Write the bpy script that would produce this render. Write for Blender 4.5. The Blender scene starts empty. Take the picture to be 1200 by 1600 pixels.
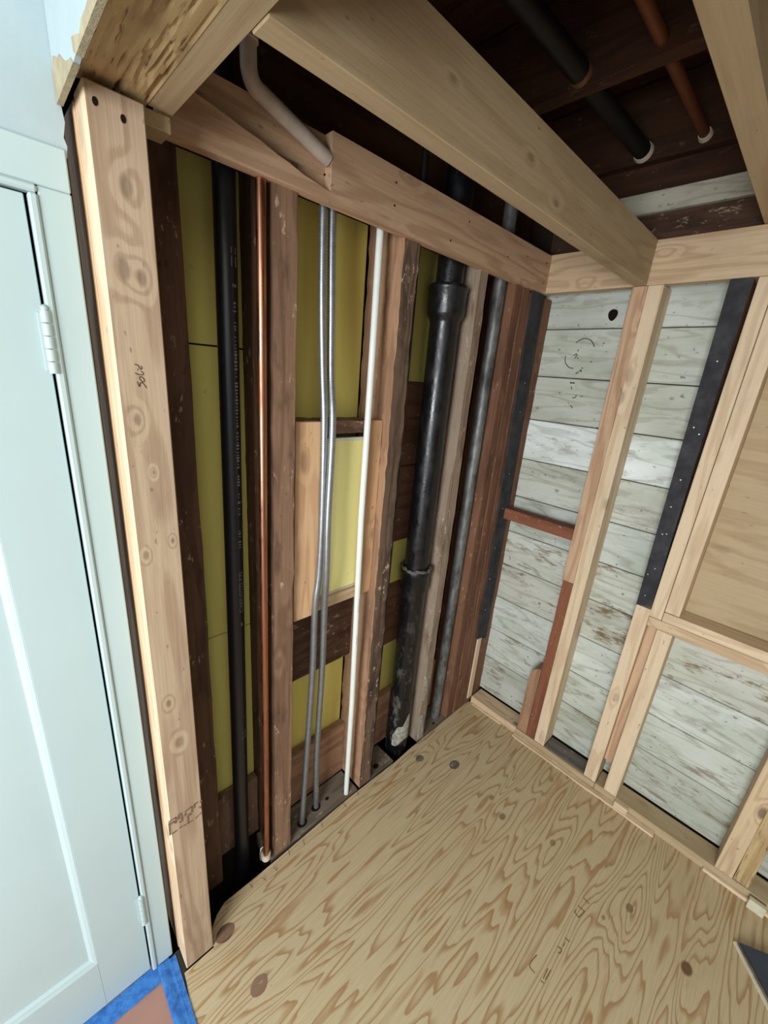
import bpy, bmesh, math, random
from mathutils import Vector, Matrix, noise as mnoise
random.seed(7)
SC = bpy.context.scene
COL = SC.collection

# ------------------------------------------------------------------ camera
cam_d = bpy.data.cameras.new('camera'); cam = bpy.data.objects.new('camera', cam_d); COL.objects.link(cam)
right = Vector((0.72340897, -0.68577554, 0.07994603))
down = Vector((-0.16117004, -0.28032922, -0.94627678))
fwd = Vector((0.67134468, 0.67166021, -0.31331915))
m = Matrix((right, -down, -fwd)).transposed().to_4x4(); m.translation = (0, 0, 1.7)
cam.matrix_world = m
cam_d.sensor_fit = 'HORIZONTAL'; cam_d.sensor_width = 36; cam_d.lens = 640.92 / 1200 * 36
cam_d.clip_start = 0.02; cam_d.clip_end = 100
SC.camera = cam

# ------------------------------------------------------------------ light
w = bpy.data.worlds.new('daylight'); SC.world = w; w.use_nodes = True
bgn = w.node_tree.nodes['Background']
bgn.inputs[0].default_value = (0.80, 0.93, 1.0, 1); bgn.inputs[1].default_value = 0.45

def area(name, loc, target, sx, sy, power, col):
    d = bpy.data.lights.new(name, 'AREA'); d.shape = 'RECTANGLE'; d.size = sx; d.size_y = sy
    d.energy = power; d.color = col
    o = bpy.data.objects.new(name, d); COL.objects.link(o); o.location = loc
    o.rotation_euler = (Vector(target) - Vector(loc)).to_track_quat('-Z', 'Y').to_euler()
    return o
area('hall_window_light', (-1.85, -0.38, 1.45), (0.7, 0.5, 0.85), 0.95, 1.4, 74, (0.95, 0.98, 1.0))
area('hall_ceiling_light', (-0.5, -1.0, 2.45), (0.6, 0.3, 0.0), 0.9, 0.9, 9, (1.0, 0.97, 0.9))
vs = SC.view_settings; vs.view_transform = 'Standard'; vs.look = 'None'; vs.gamma = 1; vs.use_curve_mapping = False
vs.exposure = 0.38

# ------------------------------------------------------------------ node helpers
def srgb(r, g, b):
    f = lambda c: (c / 255 / 12.92) if c / 255 <= .04045 else ((c / 255 + .055) / 1.055) ** 2.4
    return (f(r), f(g), f(b), 1)

class NT:
    def __init__(s, name, rough=.6, spec=.3, metal=0):
        s.m = bpy.data.materials.new(name); s.m.use_nodes = True
        s.t = s.m.node_tree; s.b = s.t.nodes['Principled BSDF']
        s.b.inputs['Roughness'].default_value = rough
        s.b.inputs['Specular IOR Level'].default_value = spec
        s.b.inputs['Metallic'].default_value = metal
    def n(s, typ, **kw):
        nd = s.t.nodes.new(typ)
        for k, v in kw.items(): setattr(nd, k, v)
        return nd
    def put(s, inp, v):
        if v is None: return
        if isinstance(v, bpy.types.NodeSocket): s.t.links.new(v, inp)
        else: inp.default_value = v
    def math(s, op, a, b=None, c=None, clamp=False):
        nd = s.n('ShaderNodeMath', operation=op, use_clamp=clamp)
        s.put(nd.inputs[0], a); s.put(nd.inputs[1], b); s.put(nd.inputs[2], c)
        return nd.outputs[0]
    def step(s, v, lo, hi, to0=0., to1=1.):
        nd = s.n('ShaderNodeMapRange', interpolation_type='SMOOTHSTEP')
        s.put(nd.inputs[0], v); nd.inputs[1].default_value = lo; nd.inputs[2].default_value = hi
        nd.inputs[3].default_value = to0; nd.inputs[4].default_value = to1
        return nd.outputs[0]
    def mix(s, fac, a, b, blend='MIX'):
        nd = s.n('ShaderNodeMix', data_type='RGBA', blend_type=blend)
        s.put(nd.inputs[0], fac); s.put(nd.inputs[6], a); s.put(nd.inputs[7], b)
        return nd.outputs[2]
    def coords(s, rand=True):
        tc = s.n('ShaderNodeTexCoord').outputs['Object']
        if not rand: return tc
        r = s.n('ShaderNodeObjectInfo').outputs['Random']
        cx = s.n('ShaderNodeCombineXYZ')
        for i, k in enumerate((37., 71., 53.)): s.put(cx.inputs[i], s.math('MULTIPLY', r, k))
        va = s.n('ShaderNodeVectorMath', operation='ADD'); s.put(va.inputs[0], tc); s.put(va.inputs[1], cx.outputs[0])
        return va.outputs[0]
    def scale(s, v, sc):
        nd = s.n('ShaderNodeVectorMath', operation='MULTIPLY'); s.put(nd.inputs[0], v); nd.inputs[1].default_value = sc
        return nd.outputs[0]
    def noise(s, v, scale=1., detail=2., rough=.5):
        nd = s.n('ShaderNodeTexNoise'); s.put(nd.inputs['Vector'], v)
        nd.inputs['Scale'].default_value = scale; nd.inputs['Detail'].default_value = detail
        nd.inputs['Roughness'].default_value = rough
        return nd.outputs['Fac']
    def bump(s, h, strength=.3, dist=.002):
        nd = s.n('ShaderNodeBump'); nd.inputs['Strength'].default_value = strength; nd.inputs['Distance'].default_value = dist
        s.put(nd.inputs['Height'], h); s.put(s.b.inputs['Normal'], nd.outputs[0])
    def color(s, c): s.put(s.b.inputs['Base Color'], c)

def stretch(axis, across, along):
    return tuple(along if a == axis else across for a in 'xyz')

_wood = {}
def wood(kind, axis, marks=None, plane='xz', key=''):
    """kind -> procedural lumber with the grain along one local axis"""
    if (kind, axis, key) in _wood: return _wood[(kind, axis, key)]
    K = dict(
        new=dict(a=(208, 184, 150), b=(178, 148, 114), ring=3.2, knots=1.0, dirt=.18, dirtc=(120, 92, 66), fleck=0),
        post=dict(a=(182, 160, 134), b=(150, 124, 98), ring=3.2, knots=.12, dirt=.3, dirtc=(112, 88, 66), fleck=0),
        pale=dict(a=(220, 199, 168), b=(197, 169, 136), ring=2.6, knots=.5, dirt=.16, dirtc=(128, 104, 74), fleck=0),
        joist=dict(a=(182, 162, 128), b=(164, 141, 108), ring=2.2, knots=.3, dirt=.22, dirtc=(120, 96, 66), fleck=0),
        pinkish=dict(a=(200, 168, 136), b=(168, 132, 102), ring=3.0, knots=.7, dirt=.30, dirtc=(120, 86, 58), fleck=0),
        rough=dict(a=(192, 166, 122), b=(158, 130, 90), ring=3., knots=.3, dirt=.45, dirtc=(96, 72, 44), fleck=0),
        old=dict(a=(140, 110, 88), b=(104, 78, 60), ring=2.4, knots=.4, dirt=.6, dirtc=(52, 36, 28), fleck=.75),
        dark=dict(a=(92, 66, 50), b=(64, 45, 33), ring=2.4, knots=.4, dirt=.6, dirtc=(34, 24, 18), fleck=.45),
        red=dict(a=(136, 86, 62), b=(104, 64, 46), ring=1.8, knots=.2, dirt=.5, dirtc=(78, 46, 32), fleck=.4),
        redbrown=dict(a=(124, 88, 66), b=(94, 63, 47), ring=1.8, knots=.2, dirt=.5, dirtc=(66, 44, 34), fleck=.4),
        lathface=dict(a=(112, 92, 76), b=(70, 52, 42), ring=3.5, knots=.2, dirt=.8, dirtc=(52, 40, 34), fleck=.9),
        gloom=dict(a=(74, 48, 32), b=(52, 34, 23), ring=2., knots=.2, dirt=.5, dirtc=(24, 17, 13), fleck=.1),  # old brown wood darkened to stand in for the shade overhead
        tan=dict(a=(166, 130, 102), b=(132, 100, 76), ring=2.2, knots=.3, dirt=.5, dirtc=(92, 62, 44), fleck=.3),
        clad=dict(a=(214, 176, 134), b=(186, 146, 108), ring=4., knots=.5, dirt=.22, dirtc=(130, 90, 58), fleck=0),
        grey=dict(a=(120, 108, 92), b=(88, 78, 66), ring=2., knots=.2, dirt=.6, dirtc=(60, 52, 44), fleck=.5),
        stain=dict(a=(150, 134, 116), b=(112, 86, 66), ring=1.5, knots=.2, dirt=.7, dirtc=(84, 56, 42), fleck=.8),
        charred=dict(a=(112, 106, 98), b=(88, 84, 78), ring=2., knots=.2, dirt=.4, dirtc=(40, 38, 38), fleck=.3),
    )[kind]
    t = NT('wood_%s_%s' % (kind, axis), rough=.72, spec=.25)
    co = t.coords()
    fld = t.noise(t.scale(co, stretch(axis, 9, .9)), 1, 2.2, .55)
    # knots
    vo = t.n('ShaderNodeTexVoronoi'); t.put(vo.inputs['Vector'], t.scale(co, stretch(axis, 9, 4.2))); vo.inputs['Scale'].default_value = 1
    d = vo.outputs['Distance']
    halo = t.step(d, .34, .05)
    fld2 = t.math('ADD', fld, t.math('MULTIPLY', halo, .22 * K['knots']))
    spots = None
    for u, v, r in marks or []:                       # knots seen on this very piece, in world metres
        g = t.n('ShaderNodeNewGeometry').outputs['Position']
        su = t.n('ShaderNodeVectorMath', operation='SUBTRACT'); t.put(su.inputs[0], g); su.inputs[1].default_value = (u, 0, v)
        ln = t.n('ShaderNodeVectorMath', operation='LENGTH')
        sc_ = {'x': (.55, 0, 1), 'z': (1, 0, .55)}[axis]
        t.put(ln.inputs[0], t.scale(su.outputs[0], sc_))
        fld2 = t.math('ADD', fld2, t.step(ln.outputs['Value'], r * 3, 0, 0, .2))
        k_ = t.step(ln.outputs['Value'], r, r * .4, 0, .55)
        spots = k_ if spots is None else t.math('MAXIMUM', spots, k_)
    ring = t.math('SINE', t.math('MULTIPLY', fld2, 6.283 * K['ring'] * 2.4))
    ring = t.step(ring, -.2, 1.)
    fine = t.noise(t.scale(co, stretch(axis, 170, 5)), 1, 3, .6)
    f = t.math('ADD', t.math('MULTIPLY', ring, .55), t.math('MULTIPLY', t.step(fine, .35, .75), .35))
    c = t.mix(f, srgb(*K['a']), srgb(*K['b']))
    kn = t.math('MULTIPLY', t.step(d, .15, .07), min(1, K['knots']) * .75)
    c = t.mix(kn, c, srgb(*[int(v * .55) for v in K['b']]))
    if spots is not None: c = t.mix(spots, c, srgb(*[int(v * .66) for v in K['b']]))
    bl = t.noise(t.scale(co, stretch(axis, 16, 4)), 1, 5, .65)
    c = t.mix(t.math('MULTIPLY', t.step(bl, .5, .72), K['dirt']), c, srgb(*K['dirtc']))
    sp = t.noise(t.scale(co, stretch(axis, 70, 30)), 1, 2, .5)
    if kind == 'rough':
        cr = t.noise(t.scale(co, stretch(axis, 75, 7)), 1, 4, .7)
        c = t.mix(t.math('MULTIPLY', t.step(cr, .58, .66), .8), c, srgb(70, 50, 28))
        c = t.mix(t.math('MULTIPLY', t.step(cr, .42, .34), .35), c, srgb(206, 180, 132))
    c = t.mix(t.math('MULTIPLY', t.step(sp, .70, .76), .5), c, srgb(*[int(v * .5) for v in K['b']]))
    if K['fleck']:
        fl = t.noise(t.scale(co, stretch(axis, 60, 26)), 1, 4, .7)
        mk = t.noise(t.scale(co, (7, 7, 7)), 1, 2, .5)
        c = t.mix(t.math('MULTIPLY', t.math('MULTIPLY', t.step(fl, .585, .66), t.step(mk, .46, .58)), K['fleck']), c, srgb(196, 182, 160))
    t.color(c)
    t.bump(t.math('ADD', t.math('MULTIPLY', fine, .6), t.math('MULTIPLY', bl, .6 if K['fleck'] or kind == 'rough' else .2)), .35, .0025)
    _wood[(kind, axis, key)] = t.m
    return t.m

def mat_plain(name, c, rough=.5, spec=.4, metal=0, var=.12, scale=9., bump=0.):
    t = NT(name, rough, spec, metal)
    co = t.coords(False)
    n = t.noise(co, scale, 4, .6)
    dk = tuple(v * (1 - var * 2) for v in c[:3]) + (1,)
    t.color(t.mix(t.step(n, .3, .7), dk, c))
    if bump: t.bump(t.noise(co, scale * 9, 3, .6), bump, .002)
    return t.m

def mat_whitewash():
    t = NT('whitewashed_board', .85, .15)
    co = t.coords()
    tint = t.n('ShaderNodeObjectInfo').outputs['Color']
    grain = t.noise(t.scale(co, (110, 5, 110)), 1, 3, .6)
    fld = t.noise(t.scale(co, (7, 1.3, 9)), 1, 2, .5)
    ring = t.step(t.math('SINE', t.math('MULTIPLY', fld, 44)), .55, 1.)
    big = t.noise(t.scale(co, (5, 3, 8)), 1, 5, .62)
    c = t.mix(t.step(big, .35, .7), tint, t.mix(1, tint, (.78, .80, .74, 1), 'MULTIPLY'))
    c = t.mix(t.math('MULTIPLY', ring, .30), c, srgb(128, 124, 102))
    c = t.mix(t.math('MULTIPLY', t.step(grain, .55, .8), .35), c, srgb(120, 112, 92))
    worn = t.noise(t.scale(co, (18, 6, 22)), 1, 6, .7)
    alpha = t.n('ShaderNodeObjectInfo').outputs['Alpha']
    wmask = t.math('MULTIPLY', t.step(worn, .53, .66), alpha)
    c = t.mix(wmask, c, srgb(122, 104, 80))
    big2 = t.noise(t.scale(co, (9, 4, 12)), 1, 5, .7)
    c = t.mix(t.math('MULTIPLY', t.step(big2, .56, .72), .45), c, srgb(110, 98, 78))
    sp = t.noise(t.scale(co, (60, 40, 60)), 1, 3, .6)
    c = t.mix(t.math('MULTIPLY', t.step(sp, .65, .71), .6), c, srgb(58, 54, 46))
    vo = t.n('ShaderNodeTexVoronoi'); t.put(vo.inputs['Vector'], t.scale(co, (4, 5, 7))); vo.inputs['Scale'].default_value = 1
    c = t.mix(t.math('MULTIPLY', t.step(vo.outputs['Distance'], .07, .04), .5), c, srgb(70, 66, 54))
    t.color(c); t.bump(t.math('ADD', grain, worn), .3, .002)
    return t.m

KNOTS = [(0.315, 0.662, .030, .85), (0.292, 0.839, .032, .9), (1.302, 0.455, .02, .7), (1.339, 0.531, .016, .6), (1.367, 0.266, .018, .6),
         (1.368, -0.014, .02, .7), (1.267, 0.039, .010, .6), (1.334, -0.19, .026, .95), (1.341, 0.734, .03, .45), (1.239, 0.862, .024, .55),
         (1.632, 0.395, .018, .4)]
def mat_plywood():
    t = NT('plywood_sheet', .55, .3)
    g = t.n('ShaderNodeNewGeometry').outputs['Position']
    fld = t.noise(t.scale(g, (1.0, 9.5, 1)), 1, 1.8, .45)
    warp = t.noise(t.scale(g, (5, 30, 1)), 1, 2, .5)
    fld = t.math('ADD', fld, t.math('MULTIPLY', t.math('SUBTRACT', warp, .5), .07))
    kn = None
    for x, y, r, dk in KNOTS:
        sub = t.n('ShaderNodeVectorMath', operation='SUBTRACT'); t.put(sub.inputs[0], g); sub.inputs[1].default_value = (x, y, 0)
        sc = t.scale(sub.outputs[0], (.72, 1, 1))
        ln = t.n('ShaderNodeVectorMath', operation='LENGTH'); t.put(ln.inputs[0], sc)
        d = ln.outputs['Value']
        sub2 = t.scale(sub.outputs[0], (.36, 1, 1)); ln2 = t.n('ShaderNodeVectorMath', operation='LENGTH'); t.put(ln2.inputs[0], sub2)
        fld = t.math('ADD', fld, t.step(ln2.outputs['Value'], .09, .0, 0, .12))
        k = t.step(d, r * .72, r * .45, 0, dk)
        kn = k if kn is None else t.math('MAXIMUM', kn, k)
    s = t.math('FRACT', t.math('MULTIPLY', fld, 17))
    line = t.math('MULTIPLY', t.step(s, .55, .93), t.step(s, 1.0, .93))
    broad = t.step(t.noise(t.scale(g, (3.2, 15, 1)), 1, 3, .5), .57, .64)
    fill = t.math('MULTIPLY', t.step(s, .30, .5), broad)
    fine = t.noise(t.scale(g, (9, 260, 1)), 1, 3, .6)
    c = t.mix(t.step(fine, .3, .75), srgb(199, 181, 145), srgb(186, 166, 129))
    c = t.mix(t.math('MULTIPLY', fill, .6), c, srgb(176, 138, 92))
    c = t.mix(t.math('MULTIPLY', line, .8), c, srgb(156, 118, 76))
    haze = t.noise(t.scale(g, (2, 3, 1)), 1, 3, .6)
    c = t.mix(t.math('MULTIPLY', t.step(haze, .5, .75), .25), c, srgb(176, 146, 106))
    c = t.mix(kn, c, srgb(104, 76, 50))
    sp = t.noise(t.scale(g, (60, 60, 1)), 1, 2, .5)
    c = t.mix(t.math('MULTIPLY', t.step(sp, .75, .8), .4), c, srgb(110, 80, 50))
    t.color(c); t.bump(fine, .12, .001)
    return t.m

def mat_yellow(name, a, b):
    t = NT(name, .7, .2)
    co = t.coords()
    n = t.noise(t.scale(co, (14, 14, 1.2)), 1, 3, .5)
    n2 = t.noise(co, 30, 4, .6)
    c = t.mix(t.step(n, .3, .7), a, b)
    c = t.mix(t.math('MULTIPLY', t.step(n2, .66, .74), .25), c, srgb(90, 82, 36))
    t.color(c)
    return t.m

def mat_iron():
    t = NT('black_painted_iron', .3, .5)
    co = t.coords(False)
    n = t.noise(t.scale(co, (30, 30, 14)), 1, 5, .65)
    sep = t.n('ShaderNodeSeparateXYZ'); t.put(sep.inputs[0], co)
    low = t.step(sep.outputs[2], 1.0, .05)
    c = t.mix(t.math('MULTIPLY', t.step(n, .50, .68), t.math('ADD', t.math('MULTIPLY', low, .55), .03)), srgb(16, 17, 20), srgb(120, 114, 104))
    t.color(c); t.put(t.b.inputs['Roughness'], t.step(n, .3, .7,   .2, .5)); t.bump(t.noise(co, 120, 3, .6), .25, .002)
    return t.m

def mat_copper():
    t = NT('copper_pipe_metal', .3, .5, 1)
    co = t.coords(False)
    n = t.noise(t.scale(co, (60, 60, 9)), 1, 4, .6)
    t.color(t.mix(t.step(n, .4, .75), srgb(196, 142, 114), srgb(150, 100, 78))); t.put(t.b.inputs['Roughness'], t.step(n, .3, .7, .22, .45))
    return t.m

def mat_galv():
    t = NT('galvanised_pipe_metal', .55, .4, .5)
    co = t.coords(False)
    n = t.noise(t.scale(co, (22, 22, 9)), 1, 5, .65)
    t.color(t.mix(t.step(n, .35, .7), srgb(132, 134, 132), srgb(70, 70, 70)))
    return t.m

def mat_tape():
    t = NT('blue_masking_tape', .55, .3)
    co = t.coords(False)
    n = t.noise(co, 40, 4, .6)
    t.color(t.mix(t.step(n, .4, .7), srgb(62, 124, 196), srgb(42, 92, 166))); t.bump(t.noise(co, 55, 3, .6), .6, .004)
    return t.m

def mat_felt():
    t = NT('black_felt', .8, .15)
    co = t.coords(False)
    n = t.noise(co, 14, 4, .6)
    c = t.mix(t.step(n, .35, .7), srgb(50, 50, 53), srgb(68, 68, 70))
    t.color(c); t.bump(t.noise(co, 160, 2, .5), .2, .001)
    return t.m

M = dict(
    white=mat_plain('white_gloss_paint', srgb(178, 197, 196), .35, .45, var=.02, scale=3),
    plaster=mat_plain('white_wall_paint', srgb(172, 189, 192), .6, .3, var=.03, scale=14, bump=.12),
    gypsum=mat_plain('torn_gypsum', srgb(176, 166, 138), .9, .1, var=.12, scale=40, bump=.6),
    gap=mat_plain('dark_void', srgb(34, 27, 22), .95, .05),
    void=mat_plain('dark_subfloor_wood', srgb(66, 44, 30), .9, .1, var=.25, scale=12),
    backing=mat_plain('building_paper', srgb(54, 44, 36), .9, .1),
    board=mat_whitewash(), ply=mat_plywood(),
    ply_up=wood('pale', 'y'),
    yellow=mat_yellow('yellow_sheathing', srgb(224, 212, 120), srgb(208, 195, 106)),
    yellow_lit=mat_yellow('lit_yellow_board', srgb(253, 250, 178), srgb(250, 245, 164)),  # yellow lightened to stand in for light falling on the niche
    abs=mat_plain('black_plastic', srgb(26, 28, 32), .38, .5, var=.1),
    blackpipe=mat_plain('black_iron_gas_pipe', srgb(20, 19, 18), .5, .4),
    pvc=mat_plain('white_plastic', srgb(226, 232, 226), .35, .45, var=.03, scale=30),
    pvc_old=mat_plain('grubby_white_plastic', srgb(196, 184, 170), .4, .4, var=.12, scale=24),
    collar=mat_plain('cream_plastic', srgb(222, 212, 190), .45, .4, var=.05),
    copper_dull=mat_plain('dull_copper', srgb(132, 82, 54), .5, .4, .6, var=.1),
    tan_collar=mat_plain('brown_plastic', srgb(120, 84, 58), .6, .3),
    lip=mat_plain('dusty_lead', srgb(112, 104, 94), .8, .2, var=.25, scale=60, bump=.4),
    iron=mat_iron(), copper=mat_copper(), galv=mat_galv(),
    steel=mat_plain('flexible_steel', srgb(176, 182, 186), .4, .5, .85, var=.1, scale=60),
    nail=mat_plain('nail_steel', srgb(200, 198, 190), .35, .5, .8),
    rust=mat_plain('rusty_steel', srgb(60, 46, 36), .6, .4, .3),
    tape=mat_tape(), felt=mat_felt(),
    paper=mat_plain('red_brown_floor_paper', srgb(166, 128, 116), .8, .15, var=.06, scale=8),
    ink=mat_plain('black_marker', srgb(38, 30, 22), .7, .1),
    stamp=mat_plain('brown_stamp_ink', srgb(134, 110, 88), .8, .1, var=.2, scale=160),
    pencil=mat_plain('grey_pencil', srgb(74, 72, 62), .8, .1, var=.2, scale=160),
    plymark=mat_plain('brown_stamp_on_plywood', srgb(136, 108, 72), .8, .1, var=.15, scale=160),
    print=mat_plain('pale_grey_print', srgb(112, 117, 120), .6, .2),
    bluedot=mat_plain('blue_print', srgb(86, 110, 130), .6, .2),
    whitesplash=mat_plain('white_paint_splash', srgb(176, 172, 158), .8, .2, var=.3, scale=50, bump=.4),
    slate=mat_plain('dark_slate_glass', srgb(44, 52, 68), .18, .6, var=.15, scale=12),
    paleedge=mat_plain('pale_board_edge', srgb(214, 208, 182), .7, .2, var=.08, scale=30),
)
# traced ink strokes, in metres on the surface they lie on
SOLID= [[(.2036, 1.6569), (.2047, 1.6528), (.2063, 1.6487), (.2075, 1.6529), (.2086, 1.6555), (.2112, 1.6554), (.214, 1.6523), (.2159, 1.6491), (.2169, 1.6467)], [(.21, 1.6656), (.2082, 1.665), (.2076, 1.6631), (.2091, 1.66), (.2114, 1.6573), (.214, 1.6574), (.2147, 1.6603), (.2129, 1.6639), (.21, 1.6656)], [(.2016, 1.6715), (.204, 1.6698), (.2081, 1.6685), (.2134, 1.6688), (.2141, 1.6718), (.2125, 1.6733), (.2104, 1.6743)], [(.2065, 1.678), (.2066, 1.6759)], [(.2021, 1.6858), (.2045, 1.6844), (.2073, 1.6841), (.2088, 1.6802), (.2111, 1.6774), (.2124, 1.6791), (.2122, 1.6818), (.2113, 1.6833)]]
PLY= [[(1.2721, .1094), (1.2689, .0874)], [(1.2322, .113), (1.2344, .0903)], [(1.2054, .1124), (1.1999, .0969)], [(1.2054, .1124), (1.2163, .1124)], [(1.1999, .0969), (1.2344, .0903)], [(1.1102, .1055), (1.1112, .0903)], [(1.0694, .113), (1.0717, .0999), (1.0603, .0991), (1.056, .1042)], [(1.0844, .0999), (1.0961, .1008)], [(.9986, .148), (.9583, .1518), (.9531, .132)], [(.9518, .1118), (.9535, .1017)], [(.9947, .1092), (.9614, .1083)], [(.9981, .1011), (.9637, .1026)]]
BOARD= [[(.793, 1.8937), (.7797, 1.9048), (.7603, 1.9108), (.7387, 1.906), (.7228, 1.8916), (.7162, 1.8796)], [(.8252, 1.8444), (.8231, 1.8228), (.8109, 1.8053), (.7951, 1.7956), (.7816, 1.7962)], [(.7913, 1.8452), (.7808, 1.8517), (.7791, 1.8442), (.7848, 1.8341)], [(.7747, 1.8368), (.7686, 1.8332)], [(.7791, 1.8617), (.7755, 1.8692)], [(.7653, 1.7715), (.7643, 1.7792), (.7558, 1.777)], [(.7575, 1.7846), (.7445, 1.7852)], [(.7514, 1.7924), (.7442, 1.7839)], [(.7479, 1.8001), (.7428, 1.7953)], [(.7836, 1.7382), (.7625, 1.7357)], [(.7813, 1.7344), (.7647, 1.7394)], [(.7744, 1.7219), (.7694, 1.7118)], [(.7602, 1.6771), (.7472, 1.6796), (.7455, 1.6902)], [(.7616, 1.6465), (.7479, 1.6346)], [(.7196, 1.8235), (.7118, 1.8226)]]
GRADE= [[(.1717, .6139), (.1885, .615)], [(.1768, .6007), (.1817, .6062), (.1867, .5981)], [(.1731, .6109), (.172, .5678)], [(.1754, .5679), (.1885, .5689)], [(.1891, .6145), (.1882, .595)], [(.1938, .6169), (.2034, .6164)], [(.1947, .6143), (.195, .6022)], [(.1938, .5707), (.2015, .572)], [(.2042, .5702), (.2113, .5697)], [(.2015, .6131), (.2022, .5903), (.1953, .5916)], [(.2096, .6142), (.2275, .6185)], [(.2105, .61), (.2108, .5977)], [(.2168, .5991), (.2246, .592)], [(.2274, .6169), (.2267, .5969)], [(.2147, .5681), (.2273, .5686)], [(.2164, .5943), (.2154, .5693)], [(.2335, .62), (.2425, .6198)], [(.2335, .62), (.2333, .6065)], [(.2333, .5682), (.2409, .5735)], [(.2478, .6177), (.2509, .6184), (.2499, .6107)], [(.2434, .5747), (.2515, .5761)], [(.2444, .6017), (.2501, .5932)]]
# ------------------------------------------------------------------ mesh helpers
def tag(o, label=None, cat=None, group=None, kind=None):
    if label: o['label'] = label
    if cat: o['category'] = cat
    if group: o['group'] = group
    if kind: o['kind'] = kind
    return o

def link(name, bm, mat, parent=None, center=None, smooth=False):
    """bm holds world coordinates; the object's origin goes to its centre"""
    vs_ = [v.co for v in bm.verts]
    if center is None:
        lo = Vector([min(v[i] for v in vs_) for i in range(3)]); hi = Vector([max(v[i] for v in vs_) for i in range(3)])
        center = (lo + hi) / 2; center.z = lo.z
    center = Vector(center)
    bmesh.ops.translate(bm, vec=-center, verts=bm.verts)
    bmesh.ops.recalc_face_normals(bm, faces=bm.faces)
    me = bpy.data.meshes.new(name); bm.to_mesh(me); bm.free()
    if mat: me.materials.append(mat)
    if smooth:
        for p in me.polygons: p.use_smooth = True
    o = bpy.data.objects.new(name, me); COL.objects.link(o)
    if parent:
        o.parent = parent; o.location = center - wloc(parent)
    else: o.location = center
    return o

def wloc(o):
    p = Vector(o.location)
    return p + wloc(o.parent) if o.parent else p

def empty(name, loc, parent=None):
    o = bpy.data.objects.new(name, None); COL.objects.link(o); o.location = loc; o.empty_display_size = .05
    return o

def bm_box(x0, x1, y0, y1, z0, z1, bev=.0015, segs=0, jit=0., seed=0):
    bm = bmesh.new()
    bmesh.ops.create_cube(bm, size=1)
    S = (x1 - x0, y1 - y0, z1 - z0)
    for v in bm.verts: v.co = Vector((x0 + (v.co.x + .5) * S[0], y0 + (v.co.y + .5) * S[1], z0 + (v.co.z + .5) * S[2]))
    if segs:
        ax = max(range(3), key=lambda i: S[i])
        es = [e for e in bm.edges if abs((e.verts[0].co - e.verts[1].co)[ax]) > S[ax] * .5]
        bmesh.ops.subdivide_edges(bm, edges=es, cuts=segs, use_grid_fill=True)
    if bev: bmesh.ops.bevel(bm, geom=[e for e in bm.edges if len(e.link_faces) == 2 and e.calc_face_angle(0) > .5], offset=bev, segments=1, affect='EDGES')
    if jit:
        for v in bm.verts:
            p = v.co * 9 + Vector((seed * 3.1, seed * 1.7, seed))
            d = Vector((mnoise.noise(p), mnoise.noise(p + Vector((9, 2, 4))), 0))
            p2 = v.co * 40 + Vector((seed, 5, seed))
            d2 = Vector((mnoise.noise(p2), mnoise.noise(p2 + Vector((3, 8, 1))), 0))
            ax = max(range(3), key=lambda i: S[i]); dd = d * .6 + d2 * .8
            if ax == 2: v.co += Vector((dd.x, dd.y, 0)) * jit
            elif ax == 0: v.co += Vector((0, dd.x, dd.y)) * jit
            else: v.co += Vector((dd.x, 0, dd.y)) * jit
    return bm

def box(name, x, y, z, mat, parent=None, bev=.0015, segs=0, jit=0., seed=0, face=None, **kw):
    if isinstance(mat, str) and mat not in M:
        S = (x[1] - x[0], y[1] - y[0], z[1] - z[0]); ax = 'xyz'[max(range(3), key=lambda i: S[i])]
        mat = wood(mat, ax)
    elif isinstance(mat, str): mat = M[mat]
    o = link(name, bm_box(x[0], x[1], y[0], y[1], z[0], z[1], bev, segs, jit, seed), mat, parent)
    if face:                       # the edge that once carried lath and plaster is weathered differently
        o.data.materials.append(wood(face, 'z'))
        for p in o.data.polygons:
            if p.normal.y < -.8: p.material_index = 1
    return tag(o, **kw)

def bm_prism(pts, axis, a, b, bm=None):
    """polygon (two coords) extruded along axis between a and b"""
    bm = bm or bmesh.new()
    def P(u, v, t): return {'x': (t, u, v), 'y': (u, t, v), 'z': (u, v, t)}[axis]
    v0 = [bm.verts.new(P(u, v, a)) for u, v in pts]; v1 = [bm.verts.new(P(u, v, b)) for u, v in pts]
    bm.faces.new(v0); bm.faces.new(v1)
    n = len(pts)
    for i in range(n): bm.faces.new((v0[i], v0[(i + 1) % n], v1[(i + 1) % n], v1[i]))
    return bm

def smooth_path(pts, n):
    pts = [Vector(p) for p in pts]
    if n <= 1: return pts
    out = []
    P = [pts[0] * 2 - pts[1]] + pts + [pts[-1] * 2 - pts[-2]]
    for i in range(1, len(P) - 2):
        for k in range(n):
            t = k / n; a, b, c, d = P[i - 1:i + 3]
            out.append(.5 * ((2 * b) + (-a + c) * t + (2 * a - 5 * b + 4 * c - d) * t * t + (-a + 3 * b - 3 * c + d) * t ** 3))
    out.append(pts[-1]); return out

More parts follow.
